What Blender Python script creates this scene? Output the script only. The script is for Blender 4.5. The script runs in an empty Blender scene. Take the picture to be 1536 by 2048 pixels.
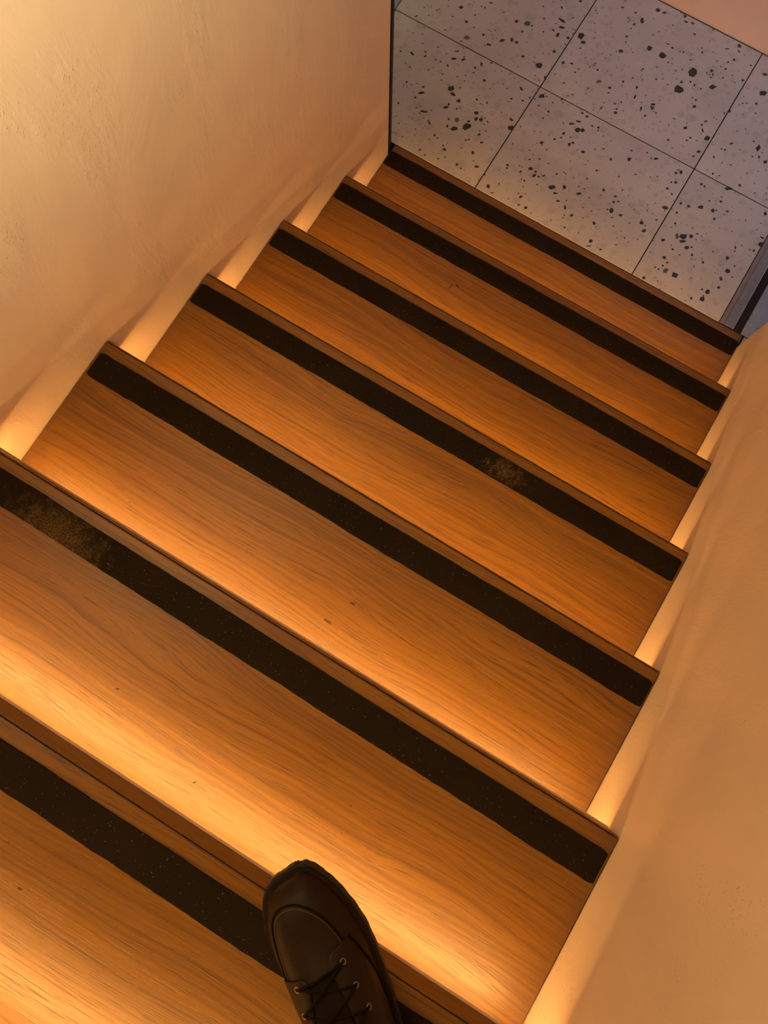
import bpy, bmesh, math, random
from mathutils import Vector, Matrix

random.seed(7)
scene = bpy.context.scene
col = scene.collection

# ------------------------------------------------------------------ camera
cam_data = bpy.data.cameras.new('camera')
cam = bpy.data.objects.new('camera', cam_data)
col.objects.link(cam)
CAM_LOC = Vector((0.68348, -1.20949, 1.87982))
RIGHT = Vector((0.8544232, 0.5195280, 0.0071831))
DOWN = Vector((0.5129959, -0.8413255, -0.1703134))
FWD = Vector((-0.0824392, 0.1492046, -0.9853638))
rot = Matrix((RIGHT, -DOWN, -FWD)).transposed()
cam.matrix_world = Matrix.Translation(CAM_LOC) @ rot.to_4x4()
cam_data.sensor_fit = 'VERTICAL'
cam_data.sensor_height = 36.0
cam_data.lens = 1468.4 / 2048.0 * 36.0
cam_data.clip_start = 0.02
scene.camera = cam

# ------------------------------------------------------------------ light and exposure
world = bpy.data.worlds.new('world')
scene.world = world
world.use_nodes = True
bg = world.node_tree.nodes['Background']
bg.inputs['Color'].default_value = (0.15, 0.35, 1.0, 1)
bg.inputs['Strength'].default_value = 0.25

def lamp(name, kind, loc, target, size, power, color, angle=None):
    d = bpy.data.lights.new(name, kind)
    if kind == 'AREA':
        d.shape = 'DISK'
        d.size = size
    else:
        d.shadow_soft_size = size
        d.spot_size = math.radians(angle)
        d.spot_blend = 1.0
    d.energy = power
    d.color = color
    o = bpy.data.objects.new(name, d)
    col.objects.link(o)
    o.location = loc
    v = Vector(target) - Vector(loc)
    o.rotation_euler = v.to_track_quat('-Z', 'Y').to_euler()
    return o

# warm spot of the stairwell and an added cool fill for the landing's daylight, all above the picture
K_WASH, K_LAND = (1.0, 0.90, 0.55), (0.30, 0.56, 1.0)
lamp('wall_spot', 'SPOT', (1.00, -1.66, 2.50), (0.0, -1.07, 2.17), 0.05, 415.0, K_WASH, 92)
lamp('landing_day_fill', 'SPOT', (1.02, 0.02, 2.40), (0.95, 0.80, 0.70), 0.12, 42.0, K_LAND, 64)
LED_STRENGTH = 76.0
LED_COLOR = (1.0, 0.55, 0.16, 1)

scene.view_settings.view_transform = 'Standard'
scene.view_settings.look = 'None'
scene.view_settings.gamma = 1.0
scene.view_settings.use_curve_mapping = False
scene.view_settings.exposure = 0.0
scene.cycles.use_denoising = True
scene.cycles.max_bounces = 8
scene.cycles.diffuse_bounces = 5

# ------------------------------------------------------------------ helpers
def link(o, parent=None):
    col.objects.link(o)
    if parent is not None:
        o.parent = parent
    return o

def mesh_obj(name, bm, mat, parent=None, smooth=False):
    me = bpy.data.meshes.new(name)
    bm.normal_update()
    bm.to_mesh(me)
    bm.free()
    if smooth:
        for p in me.polygons:
            p.use_smooth = True
    if mat is not None:
        me.materials.append(mat)
    return link(bpy.data.objects.new(name, me), parent)

def add_box(bm, lo, hi):
    x0, y0, z0 = lo
    x1, y1, z1 = hi
    v = [bm.verts.new(c) for c in ((x0, y0, z0), (x1, y0, z0), (x1, y1, z0), (x0, y1, z0),
                                   (x0, y0, z1), (x1, y0, z1), (x1, y1, z1), (x0, y1, z1))]
    for f in ((3, 2, 1, 0), (4, 5, 6, 7), (0, 1, 5, 4), (1, 2, 6, 5), (2, 3, 7, 6), (3, 0, 4, 7)):
        bm.faces.new([v[i] for i in f])
    return v

def box(lo, hi, bevel=0.0, seg=2):
    bm = bmesh.new()
    add_box(bm, lo, hi)
    if bevel:
        bmesh.ops.bevel(bm, geom=list(bm.edges), offset=bevel, segments=seg, profile=0.6, affect='EDGES')
    return bm

def tag(o, label=None, cat=None, group=None, kind=None):
    if label: o['label'] = label
    if cat: o['category'] = cat
    if group: o['group'] = group
    if kind: o['kind'] = kind
    return o

def empty(name, loc, parent=None):
    o = bpy.data.objects.new(name, None)
    o.empty_display_size = 0.05
    link(o, parent)
    o.location = loc
    return o

# ------------------------------------------------------------------ materials
class N:
    """small node-tree writer"""
    def __init__(self, name):
        self.m = bpy.data.materials.new(name)
        self.m.use_nodes = True
        self.t = self.m.node_tree
        self.b = self.t.nodes['Principled BSDF']
    def n(self, kind, **kw):
        o = self.t.nodes.new(kind)
        for k, v in kw.items():
            if k.startswith('i_'):
                o.inputs[int(k[2:])].default_value = v
            elif k in o.inputs.keys():
                o.inputs[k].default_value = v
            else:
                setattr(o, k, v)
        return o
    def l(self, a, b):
        self.t.links.new(a, b)
        return self
    def math(self, op, a, b=None, c=None, clamp=False):
        o = self.t.nodes.new('ShaderNodeMath')
        o.operation = op
        o.use_clamp = clamp
        for i, v in enumerate((a, b, c)):
            if v is None: continue
            if isinstance(v, (int, float)): o.inputs[i].default_value = v
            else: self.l(v, o.inputs[i])
        return o.outputs[0]
    def mapping(self, src, scale=(1, 1, 1), loc=(0, 0, 0)):
        o = self.t.nodes.new('ShaderNodeMapping')
        o.inputs['Scale'].default_value = scale
        o.inputs['Location'].default_value = loc
        self.l(src, o.inputs['Vector'])
        return o.outputs[0]
    def noise(self, vec, scale, detail=4, rough=0.55, dist=0.0):
        o = self.n('ShaderNodeTexNoise')
        o.inputs['Scale'].default_value = scale
        o.inputs['Detail'].default_value = detail
        o.inputs['Roughness'].default_value = rough
        o.inputs['Distortion'].default_value = dist
        self.l(vec, o.inputs['Vector'])
        return o.outputs['Fac']
    def ramp(self, fac, stops):
        o = self.t.nodes.new('ShaderNodeValToRGB')
        e = o.color_ramp.elements
        while len(e) < len(stops): e.new(0.5)
        for i, (p, c) in enumerate(stops):
            e[i].position = p
            e[i].color = c if len(c) == 4 else (*c, 1)
        self.l(fac, o.inputs['Fac'])
        return o.outputs['Color']
    def rampv(self, fac, a, b, lo=0.0, hi=1.0):
        o = self.t.nodes.new('ShaderNodeMapRange')
        o.clamp = True
        self.l(fac, o.inputs[0])
        for i, v in zip((1, 2, 3, 4), (a, b, lo, hi)): o.inputs[i].default_value = v
        return o.outputs[0]
    def mix(self, fac, a, b, mode='MIX'):
        o = self.t.nodes.new('ShaderNodeMix')
        o.data_type = 'RGBA'
        o.blend_type = mode
        for i, v in ((0, fac), (6, a), (7, b)):
            if isinstance(v, (int, float)): o.inputs[i].default_value = v
            elif isinstance(v, tuple): o.inputs[i].default_value = v if len(v) == 4 else (*v, 1)
            else: self.l(v, o.inputs[i])
        return o.outputs[2]
    def bump(self, h, strength, dist, normal=None):
        o = self.t.nodes.new('ShaderNodeBump')
        o.inputs['Strength'].default_value = strength
        o.inputs['Distance'].default_value = dist
        self.l(h, o.inputs['Height'])
        if normal is not None: self.l(normal, o.inputs['Normal'])
        return o.outputs[0]
    def object_space(self, spread=20.0):
        """object coordinates, moved to a random place for each object"""
        tc = self.t.nodes.new('ShaderNodeTexCoord')
        oi = self.t.nodes.new('ShaderNodeObjectInfo')
        s = self.t.nodes.new('ShaderNodeVectorMath'); s.operation = 'SCALE'
        s.inputs[0].default_value = (spread, spread * 0.37, spread * 0.61)
        self.l(oi.outputs['Random'], s.inputs['Scale'])
        a = self.t.nodes.new('ShaderNodeVectorMath'); a.operation = 'ADD'
        self.l(tc.outputs['Object'], a.inputs[0]); self.l(s.outputs[0], a.inputs[1])
        return a.outputs[0], tc.outputs['Object']
    def set(self, **kw):
        for k, v in kw.items():
            k = k.replace('_', ' ')
            if isinstance(v, (int, float)): self.b.inputs[k].default_value = v
            elif isinstance(v, tuple): self.b.inputs[k].default_value = v if len(v) == 4 else (*v, 1)
            else: self.l(v, self.b.inputs[k])
        return self

def oak(name, light=(0.228, 0.098, 0.0060), dark=(0.110, 0.040, 0.0018), rough=0.38, edge_dirt=None):
    w = N(name)
    p, o = w.object_space()
    # slow waver of the fibre direction, then growth bands squeezed across the board
    wav = w.noise(w.mapping(p, (1.3, 5.0, 5.0)), 1.0, 2, 0.5)
    wav2 = w.noise(w.mapping(p, (5.0, 22.0, 22.0)), 1.0, 2, 0.5)
    sx = w.n('ShaderNodeSeparateXYZ'); w.l(p, sx.inputs[0])
    yy = w.math('ADD', w.math('ADD', sx.outputs[1], w.math('MULTIPLY', wav, 0.11)), w.math('MULTIPLY', wav2, 0.012))
    cx = w.n('ShaderNodeCombineXYZ')
    w.l(w.math('MULTIPLY', sx.outputs[0], 0.35), cx.inputs[0]); w.l(yy, cx.inputs[1]); w.l(sx.outputs[2], cx.inputs[2])
    band = w.noise(w.mapping(cx.outputs[0], (1.0, 46.0, 10.0)), 1.0, 3, 0.55)
    ring = w.math('FRACT', w.math('MULTIPLY', yy, 105.0))
    ring = w.math('MULTIPLY', w.rampv(ring, 0.55, 1.0), w.rampv(ring, 1.0, 0.9))
    pores = w.noise(w.mapping(cx.outputs[0], (48.0, 560.0, 200.0)), 1.0, 3, 0.6)
    pore = w.rampv(pores, 0.55, 0.68)
    streak = w.noise(w.mapping(cx.outputs[0], (3.0, 190.0, 60.0)), 1.0, 4, 0.6)
    cloud = w.noise(w.mapping(p, (2.0, 7.0, 7.0)), 1.0, 3, 0.6)
    tone = w.math('ADD', w.math('MULTIPLY', band, 0.42), w.math('ADD', w.math('MULTIPLY', streak, 0.62), w.math('MULTIPLY', cloud, 0.26)))
    tone = w.math('SUBTRACT', tone, w.math('MULTIPLY', ring, 0.13))
    c = w.ramp(tone, [(0.44, dark), (0.60, tuple(0.5 * (a + b) for a, b in zip(light, dark))), (0.80, light)])
    c = w.mix(w.math('MULTIPLY', pore, 0.75), c, tuple(0.45 * x for x in dark))
    # tiny dark flecks and scuffs of use
    vo = w.n('ShaderNodeTexVoronoi'); vo.inputs['Scale'].default_value = 26.0
    w.l(p, vo.inputs['Vector'])
    keep = w.rampv(w.noise(p, 17.0, 1, 0.5), 0.55, 0.60)
    fleck = w.math('MULTIPLY', w.rampv(vo.outputs['Distance'], 0.050, 0.030), keep)
    c = w.mix(w.math('MULTIPLY', fleck, 0.75), c, (0.035, 0.012, 0.004))
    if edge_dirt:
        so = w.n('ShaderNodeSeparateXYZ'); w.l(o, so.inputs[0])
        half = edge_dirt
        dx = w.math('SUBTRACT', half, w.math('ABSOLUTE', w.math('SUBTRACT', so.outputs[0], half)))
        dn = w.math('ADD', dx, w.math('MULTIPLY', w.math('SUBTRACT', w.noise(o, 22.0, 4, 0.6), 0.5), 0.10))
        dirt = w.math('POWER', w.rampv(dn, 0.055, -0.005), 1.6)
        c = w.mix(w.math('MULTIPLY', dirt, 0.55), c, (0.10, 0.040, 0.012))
    r = w.math('ADD', rough, w.math('MULTIPLY', w.math('SUBTRACT', cloud, 0.5), 0.16))
    hgt = w.math('SUBTRACT', w.math('MULTIPLY', streak, 0.6), w.math('MULTIPLY', pore, 0.9))
    w.set(Base_Color=c, Roughness=r, Specular_IOR_Level=0.62, Normal=w.bump(hgt, 0.22, 0.0006))
    return w.m

def plaster(name, base=(0.68, 0.51, 0.37)):
    w = N(name)
    tc = w.n('ShaderNodeTexCoord')
    p = tc.outputs['Object']
    cloud = w.noise(w.mapping(p, (2.2, 2.2, 1.2)), 1.0, 5, 0.6, 0.6)
    fine = w.noise(w.mapping(p, (30, 30, 14)), 1.0, 5, 0.6)
    mid = w.noise(w.mapping(p, (7, 7, 3.5)), 1.0, 4, 0.6, 0.8)
    c = w.mix(w.rampv(cloud, 0.35, 0.68), tuple(x * 0.90 for x in base), tuple(min(1, x * 1.06) for x in base))
    c = w.mix(w.math('MULTIPLY', w.rampv(mid, 0.5, 0.72), 0.25), c, tuple(x * 0.86 for x in base))
    vo = w.n('ShaderNodeTexVoronoi'); vo.inputs['Scale'].default_value = 210.0
    w.l(w.mapping(p, (1, 1, 0.6)), vo.inputs['Vector'])
    zone = w.rampv(w.noise(w.mapping(p, (9.0, 9.0, 3.2)), 1.0, 5, 0.65), 0.52, 0.62)
    pit = w.math('MULTIPLY', w.rampv(vo.outputs['Distance'], 0.26, 0.10), zone)
    h = w.math('SUBTRACT', w.math('ADD', w.math('MULTIPLY', mid, 1.2), w.math('MULTIPLY', fine, 0.16)), w.math('MULTIPLY', pit, 0.10))
    r = w.rampv(cloud, 0.3, 0.7, 0.30, 0.46)
    n0 = w.bump(h, 0.55, 0.0040)
    w.set(Base_Color=c, Roughness=r, Specular_IOR_Level=0.5, Normal=w.bump(w.math('ADD', pit, w.math('MULTIPLY', w.math('MULTIPLY', fine, zone), 1.2)), 0.65, 0.0016, n0))
    return w.m

def grit(name, worn=None):
    w = N(name)
    p, o = w.object_space()
    vo = w.n('ShaderNodeTexVoronoi'); vo.inputs['Scale'].default_value = 620.0
    w.l(p, vo.inputs['Vector'])
    grain = w.noise(p, 420.0, 3, 0.7)
    blot = w.noise(p, 9.0, 4, 0.6)
    c = w.mix(w.rampv(blot, 0.35, 0.7), (0.0062, 0.0030, 0.0009), (0.0100, 0.0054, 0.0018))
    spark = w.math('MULTIPLY', w.rampv(vo.outputs['Distance'], 0.30, 0.12), w.rampv(w.noise(p, 300.0, 1, 0.5), 0.66, 0.70))
    lint = w.rampv(w.noise(p, 160.0, 2, 0.5), 0.74, 0.78)
    c = w.mix(w.math('MULTIPLY', spark, 0.75), c, (0.55, 0.42, 0.24))
    c = w.mix(w.math('MULTIPLY', lint, 0.30), c, (0.30, 0.22, 0.12))
    if worn:
        d = w.n('ShaderNodeVectorMath', operation='DISTANCE')
        w.l(w.mapping(o, (0.55, 1.0, 1.0)), d.inputs[0]); d.inputs[1].default_value = (worn[0] * 0.55, worn[1], 0)
        dd = w.math('ADD', d.outputs['Value'], w.math('MULTIPLY', w.math('SUBTRACT', w.noise(o, 70.0, 5, 0.7), 0.5), 0.11))
        patch = w.math('MULTIPLY', w.rampv(dd, worn[2], worn[2] * 0.2), w.rampv(grain, 0.40, 0.56))
        c = w.mix(w.math('MULTIPLY', patch, 0.6), c, (0.15, 0.095, 0.034))
    w.set(Base_Color=c, Roughness=0.85, Specular_IOR_Level=0.18, Normal=w.bump(grain, 0.6, 0.0008))
    return w.m

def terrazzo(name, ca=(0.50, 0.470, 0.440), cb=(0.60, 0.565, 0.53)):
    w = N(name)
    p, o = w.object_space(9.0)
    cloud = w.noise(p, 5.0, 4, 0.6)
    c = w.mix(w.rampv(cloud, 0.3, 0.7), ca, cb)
    def chips(scale, thr, size, colour, amount, src):
        v = w.n('ShaderNodeTexVoronoi'); v.inputs['Scale'].default_value = scale
        warp = w.noise(p, scale * 1.7, 2, 0.5)
        add = w.n('ShaderNodeVectorMath', operation='ADD')
        sc = w.n('ShaderNodeVectorMath', operation='SCALE'); sc.inputs[0].default_value = (1, 0.6, 0)
        w.l(w.math('MULTIPLY', warp, 0.6 / scale), sc.inputs['Scale'])
        w.l(w.mapping(p, (1, 1, 0.0)), add.inputs[0]); w.l(sc.outputs[0], add.inputs[1])
        w.l(add.outputs[0], v.inputs['Vector'])
        sep = w.n('ShaderNodeSeparateColor'); w.l(v.outputs['Color'], sep.inputs[0])
        keep = w.rampv(sep.outputs[0], thr, thr + 0.01)
        rad = w.math('MULTIPLY', w.math('ADD', 0.4, sep.outputs[1]), size)
        m = w.rampv(w.math('SUBTRACT', v.outputs['Distance'], rad), 0.03, -0.03)
        return w.mix(w.math('MULTIPLY', w.math('MULTIPLY', m, keep), amount), src, colour)
    c = chips(46.0, 0.55, 0.36, (0.36, 0.33, 0.315), 0.34, c)
    c = chips(30.0, 0.75, 0.34, (0.40, 0.37, 0.36), 0.45, c)
    c = chips(120.0, 0.86, 0.26, (0.055, 0.035, 0.028), 0.80, c)
    c = chips(210.0, 0.88, 0.24, (0.10, 0.065, 0.05), 0.60, c)
    w.set(Base_Color=c, Roughness=0.42, Specular_IOR_Level=0.4)
    return w.m

def plain(name, colour, rough=0.5, metal=0.0, spec=0.5, noise_amt=0.12, scale=40.0, bump=0.0):
    w = N(name)
    p, o = w.object_space()
    nz = w.noise(p, scale, 4, 0.6)
    c = w.mix(w.rampv(nz, 0.3, 0.7), tuple(x * (1 - noise_amt) for x in colour), tuple(min(1, x * (1 + noise_amt)) for x in colour))
    w.set(Base_Color=c, Roughness=rough, Metallic=metal, Specular_IOR_Level=spec)
    if bump:
        w.set(Normal=w.bump(nz, bump, 0.001))
    return w.m

def emitter(name, colour, strength):
    w = N(name)
    w.set(Base_Color=(0.8, 0.75, 0.65), Emission_Color=colour, Emission_Strength=strength)
    return w.m

def pane_material(name):
    w = N(name)
    w.t.nodes.remove(w.b)
    out = w.t.nodes['Material Output']
    tr = w.n('ShaderNodeBsdfTransparent'); tr.inputs[0].default_value = (0.62, 0.72, 0.80, 1)
    gl = w.n('ShaderNodeBsdfGlossy'); gl.inputs['Roughness'].default_value = 0.02
    fr = w.n('ShaderNodeFresnel'); fr.inputs[0].default_value = 1.45
    mx = w.n('ShaderNodeMixShader')
    w.l(w.math('MULTIPLY', fr.outputs[0], 0.5), mx.inputs[0]); w.l(tr.outputs[0], mx.inputs[1]); w.l(gl.outputs[0], mx.inputs[2])
    w.l(mx.outputs[0], out.inputs['Surface'])
    return w.m

W = 1.109
M = {}
M['plaster'] = plaster('plaster')
M['plaster_far_lit'] = plaster('plaster_far_lit', (0.80, 0.62, 0.56))  # same plaster, paler and pinker: the landing's cooler light put into the colour
M['ceiling'] = plaster('ceiling_plaster', (0.62, 0.55, 0.48))
M['pale_wall'] = plain('pale_wall_cool_light', (0.30, 0.36, 0.50), 0.6)  # pale wall: the cool light's blue is in its colour, darkened against bounce
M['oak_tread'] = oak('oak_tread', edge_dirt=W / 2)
M['oak_nosing'] = oak('oak_nosing', light=(0.20, 0.088, 0.0080), dark=(0.11, 0.041, 0.003), rough=0.42)
M['oak_riser'] = oak('oak_riser', rough=0.45)
M['grit'] = grit('gritty_tape')
M['grit_worn_left'] = grit('gritty_tape_worn', (0.195, -0.060, 0.050))
M['grit_worn_mid'] = grit('gritty_tape_scuffed', (0.72, -0.045, 0.026))
M['led'] = emitter('led_diffuser', LED_COLOR, LED_STRENGTH)
M['lip'] = plain('pale_lip', (0.74, 0.48, 0.32), 0.45)
M['terrazzo'] = terrazzo('terrazzo')
M['terrazzo_cool_lit'] = terrazzo('terrazzo_cool_lit', (0.25, 0.29, 0.37), (0.31, 0.36, 0.45))  # same terrazzo; the cool, dim light beyond the channel put into its colour
M['chip'] = plain('green_black_stone', (0.035, 0.036, 0.028), 0.35, noise_amt=0.35, scale=90)
M['chip_grey'] = plain('grey_stone', (0.10, 0.105, 0.10), 0.35, noise_amt=0.45, scale=160)
M['grout'] = plain('dark_grout', (0.016, 0.010, 0.009), 0.9)
M['black_metal'] = plain('black_metal', (0.010, 0.010, 0.012), 0.5)
M['steel'] = plain('brushed_aluminium', (0.33, 0.32, 0.30), 0.42, 0.85)
M['steel_edge'] = plain('bright_aluminium', (0.62, 0.62, 0.64), 0.30, 0.9)

M['leather'] = plain('dark_oiled_leather', (0.0165, 0.0074, 0.0025), 0.52, spec=0.18, noise_amt=0.3, scale=60, bump=0.25)  # dark leather, set darker still: the wearer's shade is in the colour
M['leather_panel'] = plain('dark_leather_panel', (0.0150, 0.0067, 0.0022), 0.54, spec=0.18, noise_amt=0.3, scale=60, bump=0.25)
M['tongue'] = plain('soft_tongue_leather', (0.0095, 0.0044, 0.0017), 0.75, spec=0.12, noise_amt=0.3, scale=60, bump=0.2)
M['rubber'] = plain('dark_rubber', (0.0100, 0.0066, 0.0040), 0.65)
M['seam'] = plain('dark_seam_leather', (0.0045, 0.0020, 0.0008), 0.7, spec=0.1)
M['thread'] = plain('worn_thread', (0.12, 0.072, 0.030), 0.8)
M['brass'] = plain('dull_brass', (0.30, 0.185, 0.08), 0.38, 0.9)
M['lace'] = plain('brown_lace', (0.009, 0.0045, 0.002), 0.85, spec=0.1, noise_amt=0.3, scale=300, bump=0.4)
M['knot'] = plain('knot_wood', (0.055, 0.018, 0.003), 0.5, noise_amt=0.5, scale=220)
M['void'] = plain('dark_void', (0.012, 0.010, 0.009), 0.9)

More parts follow.
